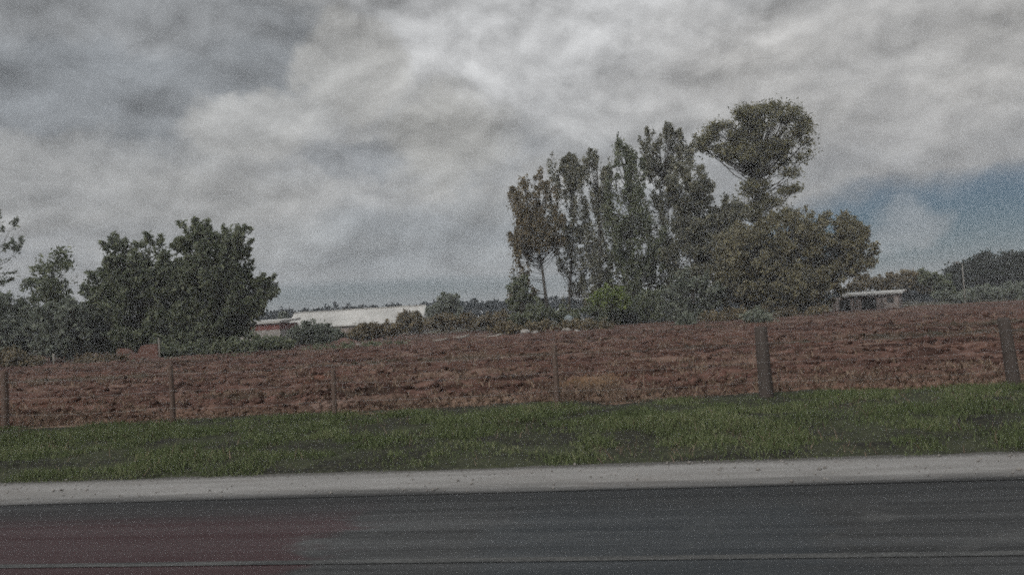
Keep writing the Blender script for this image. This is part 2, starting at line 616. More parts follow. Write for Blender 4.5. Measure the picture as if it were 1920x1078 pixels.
# dry straw: thick along the fence, scattered clumps over the field
n = 15000
gx = rng.uniform(-18, 13, n)
gy = Y_FENCE + 0.25 + np.abs(rng.normal(0, 0.55, n)) + 0.5 * fbm(gx * 0.6, gx * 0 + 3.3, 3)
kp = rng.random(n) < np.clip(0.45 + 2.2 * fbm(gx * 0.5 + 7, gy * 0.9, 3), 0.04, 1)
gx, gy = gx[kp], gy[kp]
nd = 9000
dx_, dy_ = rng.uniform(-17, 12, nd), rng.uniform(Y_STRIP + .1, Y_FENCE + .4, nd)
kd = rng.random(nd) < np.clip(0.15 + 3.2 * fbm(dx_ * 0.7 + 90, dy_ * 1.1, 3), 0.03, 1)
dx_, dy_ = dx_[kd], dy_[kd]
t5 = np.stack([dx_, dy_, verge_z(dx_, dy_) - .01], 1)
h5 = rng.uniform(.05, .17, len(t5))
t1 = np.stack([gx, gy, field_z(gx, gy) - 0.01], 1)
h1 = rng.uniform(0.04, 0.16, len(t1))
cl = 8500
cy = Y_FENCE + 0.8 + (np.exp(rng.uniform(0, math.log(80), cl)) - 1)
cx = rng.uniform(-0.85, 0.72, cl) * (cy * 0.75 + 4) - cy * math.tan(YAW)
kk = np.clip(fbm(cx * 0.15 + 3, cy * 0.35, 3) * 3.0 + 0.45, 0, 1) > rng.random(cl)
cx, cy = cx[kk], cy[kk]
rep = 7
bx = np.repeat(cx, rep) + rng.normal(0, 0.10, len(cx) * rep)
by = np.repeat(cy, rep) + rng.normal(0, 0.06, len(cx) * rep)
t2 = np.stack([bx, by, field_z(bx, by) - 0.01], 1)
h2 = rng.uniform(0.04, 0.17, len(t2)) * (0.9 + by / 70)
# one taller tawny tuft in front of the field
g = g_px(1110, 752)
n3 = 260
t3 = np.stack([g.x + rng.normal(0, 0.42, n3), g.y + 0.25 + rng.normal(0, 0.25, n3), np.full(n3, 0.02)], 1)
h3 = rng.uniform(0.15, 0.48, n3)
P = np.concatenate([t1, t2, t3, t5])
h = np.concatenate([h1, h2, h3, h5])
w = np.concatenate([rng.uniform(.003, .007, len(t1)), rng.uniform(.006, .014, len(t2)) * (1 + by / 40), rng.uniform(.004, .009, n3), rng.uniform(.002, .005, len(t5))])
blades('dry_grass', P, h, w, rng.uniform(0.2, 1.1, len(P)), M['dry'], kind='stuff',
       label='dry straw coloured grass and weeds along the fence and over the field', category='dry grass')

nc = 9000
cy = Y_FENCE + 0.7 + (np.exp(rng.uniform(0, math.log(45), nc)) - 1)
cx = rng.uniform(-0.9, 0.8, nc) * (cy * 0.75 + 4) - cy * math.tan(YAW)
sz = rng.uniform(.025, .085, nc) * (0.8 + cy / 45)
octv = np.array([(1.2, 0, 0), (0, 1, 0), (-1.2, 0, 0), (0, -1, 0), (0, 0, .75), (0, 0, -.7)])
V = (octv[None] * sz[:, None, None] * rng.uniform(.6, 1.35, (nc, 6, 1)) + np.stack([cx, cy, field_z(cx, cy) + sz * .2], 1)[:, None]).reshape(-1, 3)
obj('clods', mesh_np('clods', V, (of[None] + 6 * np.arange(nc)[:, None, None]).reshape(-1, 3), M['soil']), kind='stuff',
    label='lumps of turned red brown earth over the field', category='clods')

# ------------------------------------------------------------------ foliage
DENSE = 2.0

def leaf_quads(C, size, stretch=1.5, up_bias=0.0):
    n = len(C)
    a = rng.normal(size=(n, 3))
    a[:, 2] += up_bias
    a /= np.linalg.norm(a, axis=1)[:, None]
    b = rng.normal(size=(n, 3))
    b -= (b * a).sum(1)[:, None] * a
    b /= np.linalg.norm(b, axis=1)[:, None]
    s = (size * rng.uniform(0.55, 1.35, n))[:, None]
    V = np.stack([C - a * s * stretch, C + b * s * 0.6, C + a * s * stretch, C - b * s * 0.6], 1).reshape(-1, 3)
    i = np.arange(n) * 4
    return V, np.stack([i, i + 1, i + 2, i + 3], 1)


def tree(name, label, cat, D, bx, ells, style, plumes, leaves, leaf, mat, trunk_r=0.2, group=None, trunk_to=0.75, lowest=None,
         depth_k=1.0, pr=1.0, crown_name='crown', trunk=True, pl=1.0, gaps=None, wide=1.0):
    base = ground_at(bx, D, -0.05)
    root = thing(name, label, cat, base, group=group)
    mpp = D / F_PX
    E = []
    for e in ells:
        c = at(e[0], e[1], D) - base
        c.y += random.uniform(-0.6, 0.6) * depth_k
        E.append((np.array(c), e[2] * mpp * wide, e[3] * mpp, e[4] if len(e) > 4 else 1.0))
    wts = np.array([e[1] * e[2] * e[3] for e in E])
    wts /= wts.sum()
    top = max(e[0][2] + e[2] for e in E)
    cen = sum(e[0] * w for e, w in zip(E, wts))
    tp = Vector((cen[0], cen[1] * 0.5, top * trunk_to))
    tb = MB()
    if trunk:
        k = 7
        pts = []
        for i in range(k + 1):
            t = i / k
            wob = math.sin(t * 3.1 + bx) * 0.02 * top * t
            pts.append((tp.x * t ** 1.4 + wob, tp.y * t, tp.z * t))
        tb.tube(pts, [trunk_r * (1 - 0.82 * (i / k)) * (1.35 if i == 0 else 1) for i in range(k + 1)], 8)
    cnt = np.maximum(rng.multinomial(plumes, wts), 3)
    C = []
    gaps = gaps if gaps is not None else (.47 if style in ('up', 'clump') else .44)
    leaves, plumes = int(leaves * DENSE), int(plumes * 1.25)
    per = max(4, leaves // max(1, plumes))
    for (c, rx, rz, _), q in zip(E, cnt):
        for _i in range(q):
            v = rng.normal(size=3)
            v /= np.linalg.norm(v)
            r = rng.uniform(0.25, 1.0) ** 0.45
            ry = rx * depth_k if rx < rz else (rx + rz) * 0.5 * depth_k
            p = c + v * np.array([rx, ry, rz]) * r * 1.0
            if style == 'up':
                L = rng.uniform(0.5, 1.0) * min(rz, 3.0) * pl
                d = np.array([v[0] * 0.30, v[1] * 0.30, 1.0])
                R = 0.32 * pr * min(1, rx / 0.9)
                prof = lambda t: 0.35 + 0.9 * (1 - t) ** 0.8 * np.minimum(1, t * 4 + 0.3)
            elif style == 'clump':
                L = rng.uniform(0.25, 0.5) * pl
                d = np.array([v[0], v[1], 0.25 * v[2] + 0.15])
                R = rng.uniform(0.55, 0.95) * pr
                prof = lambda t: 0.6 + 0.6 * np.sin(t * math.pi)
            elif style == 'spray':
                L = rng.uniform(0.8, 1.7) * pl
                d = np.array([v[0], v[1], v[2] * 0.5 + 0.55])
                R = 0.30 * pr
                prof = lambda t: 1.1 - 0.8 * t
            else:
                L = rng.uniform(0.5, 1.2) * pl
                d = np.array([v[0], v[1], v[2] * 0.7 + 0.45])
                R = 0.48 * pr
                prof = lambda t: 1.1 - 0.75 * t
            d = d / np.linalg.norm(d)
            q0 = p - d * L * 0.5
            nl = int(per * rng.uniform(0.5, 1.5))
            t = rng.random(nl)
            off = rng.normal(size=(nl, 3)) * (R * 0.62)
            if style == 'clump':
                off[:, 2] *= 0.8
            pp = q0 + d * (t[:, None] * L) + off * prof(t)[:, None]
            C.append(pp)
            if trunk:
                zt = max(0.25 * tp.z, min(tp.z * 0.98, q0[2] - rng.uniform(0.3, 0.9) * (np.hypot(q0[0] - tp.x, q0[1]) + 0.4)))
                tt = zt / tp.z
                s0 = np.array([tp.x * tt ** 1.4, tp.y * tt, zt])
                mid = s0 * 0.45 + q0 * 0.55 + np.array([0, 0, -0.10 * np.linalg.norm(q0 - s0)])
                rr = trunk_r * 0.20
                tb.tube([s0, mid, q0, q0 + d * L * 0.7], [rr, rr * 0.7, rr * 0.45, rr * 0.15], 4)
    C = np.concatenate(C)
    C = C[C[:, 2] > 0.03]
    if gaps > 0:
        ph = bx * 0.37
        g1 = fbm(C[:, 0] / 1.15 + ph, C[:, 2] / 1.7 + ph * 2, 3) + 0.6 * fbm(C[:, 1] / 1.3 + ph * 3, C[:, 2] / 1.5, 2)
        C = C[g1 > -0.42 + gaps * 0.5 + rng.normal(0, 0.05, len(C))]
    if lowest is not None:
        C = C[C[:, 2] > lowest]
    V, Fc = leaf_quads(C, np.full(len(C), leaf))
    obj(crown_name, mesh_np(crown_name, V, Fc, mat), root)
    if trunk:
        tb.build('trunk', M['bark'], root, True)
    return root


# --- left group
GL = 'trees at the left end of the field'
tree('tree', 'thin see-through tree cut off by the left edge of the picture', 'tree', 72, -18,
     [(8, 435, 42, 30), (-25, 500, 60, 50), (25, 500, 28, 45), (-20, 580, 60, 60)], 'spray', 55, 1700, 0.15, M['leaf_grey'], .12, GL, pr=0.9, gaps=.7)
tree('tree', 'small sparse tree with a ragged thin crown above grey undergrowth', 'tree', 68, 98,
     [(98, 490, 26, 24), (72, 508, 20, 22), (118, 505, 18, 22), (88, 545, 48, 28), (110, 540, 26, 24)], 'clump', 42, 1500, 0.15, M['leaf_dark'], .12, GL, pr=0.75, gaps=.7)
tree('tree', 'broad dark rounded tree with a level top, left of the taller dense one', 'tree', 66, 262,
     [(240, 500, 48, 52), (300, 505, 48, 58), (200, 560, 42, 70), (280, 580, 85, 75), (180, 610, 30, 50), (330, 560, 50, 80), (270, 630, 105, 32)],
     'spray', 420, 24000, 0.15, M['leaf_dark'], .30, GL, pr=1.5)
tree('tree', 'tall dense dark tree with pointed tops standing right of the broad rounded one', 'tree', 64, 395,
     [(350, 445, 18, 34), (374, 442, 16, 32), (432, 455, 36, 32), (400, 520, 62, 70), (390, 590, 75, 60), (440, 555, 35, 60), (485, 545, 26, 22), (470, 575, 35, 22), (370, 640, 65, 28)],
     'spray', 400, 23000, 0.15, M['leaf_dark'], .30, GL, pr=1.4)
GU = 'shrubs and undergrowth round the field'
tree('shrub', 'grey green undergrowth below the thin tree at the left edge', 'shrub', 66, 30,
     [(25, 595, 48, 42), (50, 632, 75, 35), (-30, 620, 40, 50)], 'bush', 130, 7500, 0.15, M['leaf_grey'], .06, GU, trunk_to=.4)
tree('shrub', 'grey green shrub between the sparse tree and the broad dark tree', 'shrub', 64, 125,
     [(120, 600, 45, 38), (150, 625, 40, 42), (110, 648, 50, 22)], 'bush', 110, 7500, 0.15, M['leaf_grey'], .06, GU, trunk_to=.4)
tree('hedge', 'low dark hedge running from the dense tree to the bush by the white shed', 'hedge', 62, 430,
     [(330, 662, 50, 12), (400, 658, 55, 12), (470, 653, 55, 11), (530, 646, 30, 8)], 'bush', 120, 9000, 0.14, M['leaf_dark'], .04, None, trunk=False, crown_name='foliage')
tree('shrub', 'rounded green bush hiding the left end of the white shed', 'shrub', 78, 588,
     [(585, 618, 30, 16), (610, 622, 22, 14), (565, 628, 24, 12), (600, 635, 45, 10)], 'bush', 70, 4200, 0.13, M['leaf_grey'], .05, GU, trunk_to=.4)
tree('shrub', 'thin straggly shrub in front of the red shed', 'shrub', 84, 430, [(410, 615, 16, 16), (440, 618, 18, 15), (470, 626, 16, 8)], 'spray', 40, 1100, .12, M['leaf_dark'], .04, GU, trunk_to=.5, gaps=.6)
tree('shrub', 'small upright shrub between the red shed and the white shed', 'shrub', 110, 532,
     [(530, 600, 8, 14), (531, 615, 10, 14)], 'bush', 22, 900, 0.15, M['leaf_grey'], .05, GU, trunk_to=.4)
tree('shrub', 'dark bush below the middle of the white shed', 'shrub', 84, 690,
     [(690, 622, 30, 10), (725, 618, 30, 12), (655, 632, 40, 8)], 'bush', 60, 3200, 0.14, M['leaf_brown'], .05, GU, trunk_to=.4)
tree('shrub', 'dark bush in front of the right end of the white shed', 'shrub', 100, 768,
     [(765, 597, 20, 12), (790, 608, 26, 14), (760, 612, 30, 10)], 'bush', 50, 2600, 0.16, M['leaf_brown'], .05, GU, trunk_to=.4)
tree('tree', 'small round green tree right of the white shed', 'tree', 120, 842,
     [(838, 572, 25, 19), (820, 585, 18, 18), (858, 588, 18, 14)], 'bush', 60, 3600, 0.2, M['leaf_grey'], .12, None)
tree('shrub', 'brownish low scrub between the small round tree and the tall tree row', 'shrub', 98, 905,
     [(830, 605, 35, 14), (880, 603, 40, 11), (930, 598, 45, 12), (960, 605, 40, 12)], 'bush', 90, 4200, 0.16, M['leaf_brown'], .05, GU, trunk_to=.4)

tree('shrub', 'dry brown bush at the very left edge of the field', 'shrub', 58, 15, [(10, 672, 34, 12), (45, 680, 26, 9)], 'bush', 40, 1700, .11, M['leaf_brown'], .03, GU, trunk_to=.5)
tree('shrub', 'straw coloured scrub left of the brick wall', 'shrub', 57, 180, [(175, 682, 34, 8), (215, 680, 24, 7)], 'bush', 34, 1500, .10, M['leaf_straw'], .03, GU, trunk_to=.5)
tree('shrub', 'low dark weeds in front of the brick wall', 'shrub', 52, 270, [(250, 694, 40, 5), (310, 690, 40, 6)], 'bush', 34, 1500, .09, M['leaf_grey'], .03, GU, trunk_to=.5)
tree('shrub', 'low dark weeds in front of the hedge', 'shrub', 50, 440, [(400, 688, 50, 6), (460, 683, 45, 6)], 'bush', 34, 1500, .09, M['leaf_dark'], .03, GU, trunk_to=.5)
tree('shrub', 'long streak of low weeds in the field below the white shed', 'shrub', 56, 660, [(600, 660, 40, 3), (660, 656, 60, 4), (720, 652, 40, 3)], 'bush', 36, 1300, .09, M['leaf_dark'], .03, GU, trunk_to=.5)
tree('shrub', 'brown weeds between the stones and the hedge foot', 'shrub', 72, 1010, [(960, 615, 40, 6), (1030, 612, 50, 7), (1100, 612, 50, 6)], 'bush', 46, 1800, .12, M['leaf_brown'], .03, GU, trunk_to=.5)

# --- central row
GC = 'tall trees of the central row'
tree('tree', 'leftmost tree of the central row, brownish crown on a bare trunk', 'tree', 94, 1030,
     [(985, 337, 6, 16), (1005, 346, 5, 14), (966, 356, 6, 10), (1000, 375, 38, 48), (985, 420, 26, 52), (1015, 425, 38, 42), (975, 500, 16, 55), (1005, 455, 42, 22), (985, 560, 24, 30)],
     'up', 170, 9500, 0.145, M['leaf_brown'], .26, GC, pr=1.5, trunk_to=.7, wide=1.4, gaps=.5)
tree('tree', 'slim two-topped tree right of the brownish one', 'tree', 97, 1068,
     [(1050, 306, 6, 16), (1080, 310, 5, 16), (1066, 300, 4, 14), (1058, 335, 20, 42), (1082, 345, 16, 45), (1072, 410, 30, 55), (1085, 480, 34, 55), (1090, 550, 30, 30)], 'up', 120, 6200, 0.145, M['leaf_tall'], .24, GC, pr=1.45, wide=1.55, gaps=.38)
tree('tree', 'narrow upright tree with thin spires, third in the central row from the left', 'tree', 95, 1125,
     [(1105, 300, 4, 20), (1118, 296, 4, 18), (1140, 312, 4, 20), (1112, 335, 16, 50), (1135, 365, 18, 55), (1122, 425, 30, 48), (1120, 490, 30, 36), (1140, 550, 40, 40)], 'up', 130, 6400, 0.145, M['leaf_tall'], .24, GC, pr=1.4, wide=1.55, gaps=.38)
tree('tree', 'upright dark tree with a fan of sharp spires at the middle of the row', 'tree', 93, 1188,
     [(1160, 285, 5, 25), (1183, 290, 4, 22), (1204, 300, 4, 20), (1172, 300, 4, 24), (1162, 325, 15, 58), (1190, 335, 16, 52), (1175, 395, 40, 62), (1195, 455, 48, 50), (1195, 525, 42, 60)], 'up', 210, 11500, 0.145, M['leaf_dark'], .28, GC, pr=1.4, wide=1.3)
tree('tree', 'tall loose tree with upright lobed branches, beside the tallest tree', 'tree', 98, 1258,
     [(1214, 262, 5, 18), (1252, 252, 7, 16), (1273, 256, 6, 16), (1236, 270, 4, 18), (1220, 290, 14, 42), (1255, 280, 20, 40), (1282, 285, 18, 42), (1240, 345, 36, 55), (1245, 430, 42, 60), (1245, 520, 45, 50)], 'up', 210, 10500, 0.145, M['leaf_tall'], .28, GC, pr=1.4, wide=1.3)
tree('tree', 'rounded leafy tree in front of the row, left of the broad olive tree', 'tree', 90, 1300,
     [(1290, 350, 42, 48), (1300, 415, 50, 55), (1335, 455, 46, 60), (1285, 500, 46, 60), (1365, 410, 26, 40)], 'bush', 240, 12500, 0.16, M['leaf_tall'], .26, GC, pr=1.1)
tree('tree', 'tallest tree, open spreading crown of separate clumps on a tall bare trunk', 'tree', 102, 1430,
     [(1310, 278, 14, 9), (1328, 262, 20, 14), (1335, 284, 18, 10), (1350, 246, 24, 16), (1380, 300, 24, 14), (1428, 290, 26, 18), (1462, 275, 24, 16), (1415, 230, 24, 16), (1376, 262, 26, 14), (1362, 285, 26, 10), (1395, 222, 24, 14), (1402, 250, 26, 14), (1410, 284, 30, 13),
      (1430, 206, 24, 14), (1440, 235, 28, 14), (1446, 268, 28, 14), (1463, 195, 22, 12), (1480, 216, 26, 14), (1487, 245, 26, 13), (1507, 225, 13, 10),
      (1506, 262, 20, 8), (1502, 292, 20, 7), (1457, 300, 28, 12), (1420, 314, 28, 12), (1474, 326, 18, 8), (1440, 340, 26, 12), (1408, 356, 22, 12),
      (1478, 360, 20, 9), (1440, 376, 30, 12), (1400, 396, 36, 14), (1452, 402, 32, 12)],
     'clump', 215, 17500, 0.15, M['leaf_olive'], .52, GC, pr=1.0, gaps=.36)
tree('tree', 'broad olive tree with foliage to the ground, at the right end of the row', 'tree', 84, 1490,
     [(1400, 480, 55, 62), (1480, 445, 70, 50), (1560, 450, 62, 52), (1600, 465, 40, 55), (1450, 530, 95, 45), (1535, 525, 66, 36), (1362, 520, 40, 50), (1372, 475, 34, 42), (1480, 565, 90, 18)],
     'bush', 760, 34000, 0.14, M['leaf_khaki'], .36, GC, pr=1.15, gaps=.25)
# --- under the central row
tree('shrub', 'dark narrow shrub at the left foot of the central row', 'shrub', 90, 978,
     [(972, 540, 16, 30), (985, 570, 26, 30)], 'bush', 50, 2800, 0.16, M['leaf_dark'], .06, GU, trunk_to=.5)
tree('hedge', 'dark hedge along the foot of the central tree row', 'hedge', 88, 1110,
     [(1000, 592, 45, 18), (1075, 592, 50, 16), (1150, 590, 50, 20), (1220, 575, 45, 34), (1190, 600, 50, 14)], 'bush', 190, 12000, 0.16, M['leaf_dark'], .05, None, trunk=False, crown_name='foliage')
tree('shrub', 'bright yellow green bush in front of the dark hedge', 'shrub', 84, 1150,
     [(1150, 552, 28, 13), (1130, 563, 30, 10), (1165, 565, 22, 10)], 'bush', 45, 2200, 0.14, M['leaf_lime'], .06, GU, trunk_to=.5)
tree('shrub', 'grey green wispy shrub below the rounded leafy tree', 'shrub', 82, 1290,
     [(1280, 545, 38, 38), (1320, 555, 36, 40), (1270, 580, 36, 22)], 'spray', 130, 6500, 0.14, M['leaf_grey'], .08, GU, trunk_to=.5)
tree('shrub', 'small pale green bush on the far edge of the field', 'shrub', 68, 1288,
     [(1288, 603, 17, 13), (1284, 612, 15, 8)], 'bush', 24, 1100, 0.10, M['leaf_grey'], .04, GU, trunk_to=.5)
tree('shrub', 'small rounded bush in the field above the thick fence post', 'shrub', 58, 1425,
     [(1425, 594, 24, 9), (1428, 602, 20, 8)], 'bush', 30, 1700, 0.09, M['leaf_grey'], .04, GU, trunk_to=.5)
tree('shrub', 'brown low scrub in front of the broad olive tree', 'shrub', 78, 1500,
     [(1500, 586, 50, 8), (1400, 588, 40, 8), (1350, 596, 40, 8)], 'bush', 50, 2000, 0.12, M['leaf_brown'], .04, GU, trunk_to=.5)
# --- right side
tree('shrub', 'wide brown green thicket behind the low shed', 'shrub', 118, 1705,
     [(1660, 530, 30, 14), (1705, 526, 40, 18), (1745, 535, 30, 18), (1620, 530, 30, 18)], 'bush', 130, 6500, 0.19, M['leaf_brown'], .06, GU, trunk_to=.5)
tree('shrub', 'rounded dark green bush right of the brown green thicket', 'shrub', 112, 1752,
     [(1742, 518, 18, 14), (1765, 530, 18, 16), (1775, 548, 22, 14)], 'bush', 55, 3000, 0.18, M['leaf_dark'], .06, GU, trunk_to=.5)
tree('hedge', 'green hedge below the dark trees at the right edge', 'hedge', 108, 1850,
     [(1800, 553, 40, 12), (1850, 550, 45, 12), (1905, 545, 40, 12), (1945, 543, 30, 12)], 'bush', 110, 6000, 0.145, M['leaf_grey'], .05, None, trunk=False, crown_name='foliage')
GR = 'dark trees along the right edge'
for lab, bx, ells in [
        ('small dark tree at the left end of the right-hand row', 1793, [(1795, 515, 16, 16), (1790, 535, 18, 16)]),
        ('widest and highest dark tree of the right-hand row', 1842, [(1850, 490, 26, 20), (1835, 515, 28, 26), (1865, 520, 22, 26), (1818, 500, 12, 18)]),
        ('narrow dark tree right of the widest one in the right-hand row', 1890, [(1888, 500, 15, 22), (1892, 525, 18, 22)]),
        ('dark tree cut off by the right edge of the picture', 1928, [(1925, 498, 17, 24), (1930, 525, 24, 24)])]:
    tree('tree', lab, 'tree', 132, bx, ells, 'clump', 60, 3600, 0.24, M['leaf_deep'], .2, GR, pr=1.15)

# far woods beyond the plain: one mass
nn = 30000
az = rng.uniform(-62, 52, nn)
dist = rng.uniform(185, 225, nn)
hh = 6.3 + 2.0 * fbm(az * 0.8, az * 0, 3) + 1.3 * fbm(az * 6, az * 0 + 5, 2)
hh *= np.clip(1 - (az - 3) / 9, .45, 1)
zz = rng.uniform(0, 1, nn) ** 0.7 * hh
a = np.radians(az) - YAW
C = np.stack([np.sin(a) * dist, np.cos(a) * dist, zz], 1)
V, Fc = leaf_quads(C, np.full(nn, 0.6), 1.2)
obj('far_woods', mesh_np('far_woods', V, Fc, M['leaf_far']), kind='stuff', label='dark blue green belt of far woods on the horizon', category='woods')


# ------------------------------------------------------------------ buildings
def place(x, D, z=-0.05):
    return ground_at(x, D, z)


pa, pb = place(541, 128), place(788, 126.5)
L = (pb - pa).length
rz = math.atan2(pb.y - pa.y, pb.x - pa.x)
sh = thing('long_shed', 'long low white-roofed shed in front of the far woods', 'shed', pa, rz)
wd, eav, rdg = 9.0, 1.9, 4.5
MB().box(0, L, 0.5, wd - 0.5, 0, eav).build('wall', M['grey_wall'], sh)
rm = MB()
for (y0, z0, y1, z1) in ((0, eav, wd / 2, rdg), (wd, eav, wd / 2, rdg)):
    rm.add([(-.4, y0, z0), (L + .4, y0, z0), (L + .4, y1, z1), (-.4, y1, z1), (-.4, y0, z0 + .12), (L + .4, y0, z0 + .12), (L + .4, y1, z1 + .12), (-.4, y1, z1 + .12)],
           [(0, 1, 2, 3), (4, 5, 6, 7), (0, 1, 5, 4), (1, 2, 6, 5), (0, 3, 7, 4)])
roof = rm.build('roof', M['white_roof'], sh)
MB().box(-.4, L + .4, wd / 2 - .2, wd / 2 + .2, rdg + .10, rdg + .20).build('ridge_cap', M['white_roof'], roof)
MB().add([(0.02, .5, eav), (0.02, wd - .5, eav), (0.02, wd / 2, rdg - .1), (.1, .5, eav), (.1, wd - .5, eav), (.1, wd / 2, rdg - .1)], [(0, 1, 2), (3, 5, 4)]).build('gable', M['white_wall'], sh)
MB().add([(L - .02, .5, eav), (L - .02, wd - .5, eav), (L - .02, wd / 2, rdg - .1), (L - .1, .5, eav), (L - .1, wd - .5, eav), (L - .1, wd / 2, rdg - .1)], [(0, 1, 2), (3, 5, 4)]).build('gable', M['white_wall'], sh)
for k in range(5):
    x = L * (0.12 + 0.19 * k)
    MB().box(x, x + 1.4, .44, .52, .7, 1.5).build('window', M['dark_gap'], sh)

pa, pb = place(392, 108), place(526, 104)
L = (pb - pa).length
rz = math.atan2(pb.y - pa.y, pb.x - pa.x)
sh = thing('red_shed', 'low red-walled shed with pale roof and base, left of the white-roofed shed', 'shed', pa, rz)
MB().box(0, L, 0, 4, 1.9, 2.75).build('wall', M['red_wall'], sh)
MB().box(-.05, L + .05, -.05, 4.05, 0, 1.9).build('plinth', M['pale_stone'], sh)
MB().add([(-.3, -.4, 2.75), (L + .3, -.4, 2.75), (L + .3, 4.3, 3.05), (-.3, 4.3, 3.05), (-.3, -.4, 3.05), (L + .3, -.4, 3.05), (L + .3, 4.3, 3.35), (-.3, 4.3, 3.35)],
         [(0, 3, 2, 1), (4, 5, 6, 7), (0, 1, 5, 4), (1, 2, 6, 5), (2, 3, 7, 6), (3, 0, 4, 7)]).build('roof', M['white_roof'], sh)
for x0 in (0.6, 2.2, 3.8):
    MB().box(x0, x0 + 1.0, -.045, -.003, 2.0, 2.65).build('window', M['dark_gap'], sh)

pa2 = None
pa, pb = place(1560, 96), place(1686, 92)
L = (pb - pa).length
rz = math.atan2(pb.y - pa.y, pb.x - pa.x)
sh = thing('low_shed', 'low grey shed with a thin pale roof and dark openings, beside the broad olive tree', 'shed', pa, rz)
MB().box(0, L, 0, 3.5, 0, 1.75).build('wall', M['grey_wall'], sh)
MB().add([(1.2, -.5, 1.80), (L + .5, -.5, 1.80), (L + .5, 4, 2.1), (1.2, 4, 2.1), (1.2, -.5, 1.98), (L + .5, -.5, 1.98), (L + .5, 4, 2.28), (1.2, 4, 2.28)],
         [(0, 3, 2, 1), (4, 5, 6, 7), (0, 1, 5, 4), (1, 2, 6, 5), (2, 3, 7, 6), (3, 0, 4, 7)]).build('roof', M['white_roof'], sh)
MB().box(.9, 2.1, -.03, .01, .02, 1.45).build('door', M['dark_gap'], sh)
MB().box(3.4, 5.0, -.03, .01, .02, 1.5).build('door', M['dark_gap'], sh)
MB().box(6.2, 6.9, -.03, .01, .8, 1.4).build('window', M['dark_gap'], sh)
for x0 in (L + .35, 2.7, 5.6):
    MB().box(x0, x0 + .1, -.42, -.32, 0, 1.83).build('roof_post', M['post_wood'], sh)

# low broken brick wall, left
pa, pb = place(219, 60), place(296, 59)
L = (pb - pa).length
rz = math.atan2(pb.y - pa.y, pb.x - pa.x)
bw = MB()
prof = [(0, .92), (.3, .98), (.9, .95), (1.25, .80), (1.45, .55), (1.9, .52), (2.05, .85), (2.3, 1.1), (2.6, 1.15), (L, 1.18)]
vs = []
for x, z in prof:
    vs += [(x, 0, -.3), (x, 0, z), (x, .25, z), (x, .25, -.3)]
fs = []
for i in range(len(prof) - 1):
    for k in range(4):
        fs.append((i * 4 + k, i * 4 + (k + 1) % 4, i * 4 + 4 + (k + 1) % 4, i * 4 + 4 + k))
fs += [(0, 1, 2, 3), tuple(len(vs) - 4 + k for k in (3, 2, 1, 0))]
o = bw.add(vs, fs).build('brick_wall', M['red_brick'], label='low broken red brick wall under the broad dark tree', category='wall')
o.location = pa
o.rotation_euler.z = rz


def post(name, label, cat, x, D, h, r, mat, lean=0.0, group=None):
    mb = MB().tube([(0, 0, -.4), (0, 0, h * .5), (lean, 0, h), (lean, 0, h + .02)], [r, r * .95, r * .9, r * .6], 8)
    o = mb.build(name, mat, None, True, label=label, category=cat)
    o.location = place(x, D, 0)
    if group:
        o['group'] = group
    return o


post('wooden_post', 'thin pale post at the right end of the brick wall', 'post', 299.5, 57, 1.55, .05, M['pale_wood'])
post('wooden_post', 'short pale stake in front of the grey green undergrowth', 'post', 101, 56, 0.85, .07, M['pale_wood'])
lp = thing('lamp_post', 'slim pale lamp post in front of the dark trees on the right', 'lamp post', place(1810, 104, 0))
MB().tube([(0, 0, -.3), (0, 0, 2.5), (0, 0, 5.2)], [.075, .06, .045], 8).build('pole', M['pale_wood'], lp, True)
MB().tube([(0, 0, 5.15), (-.15, -.02, 5.35), (-.5, -.05, 5.42)], [.04, .035, .03], 6).build('arm', M['pale_wood'], lp, True)
MB().tube([(-.45, -.05, 5.41), (-.6, -.06, 5.42), (-.85, -.08, 5.41)], [.05, .09, .05], 8).build('lamp_head', M['pale_wood'], lp, True)

# pale water tank before the hedge
tk = thing('water_tank', 'pale upright water tank in front of the dark hedge', 'tank', place(1068, 82, -.05))
pr_, tz = [], []
MB().tube([(0, 0, 0), (0, 0, 1.2), (0, 0, 1.3), (0, 0, 1.45), (0, 0, 1.5)], [.50, .50, .48, .3, .16], 20).build('tank_body', M['pale_tank'], tk, True)
MB().tube([(0, 0, 1.49), (0, 0, 1.6)], [.15, .15], 14).build('lid', M['pale_tank'], tk, True)
MB().tube([(0, -.5, .2), (0, -.62, .2)], [.04, .04], 8).build('tap', M['wire'], tk)

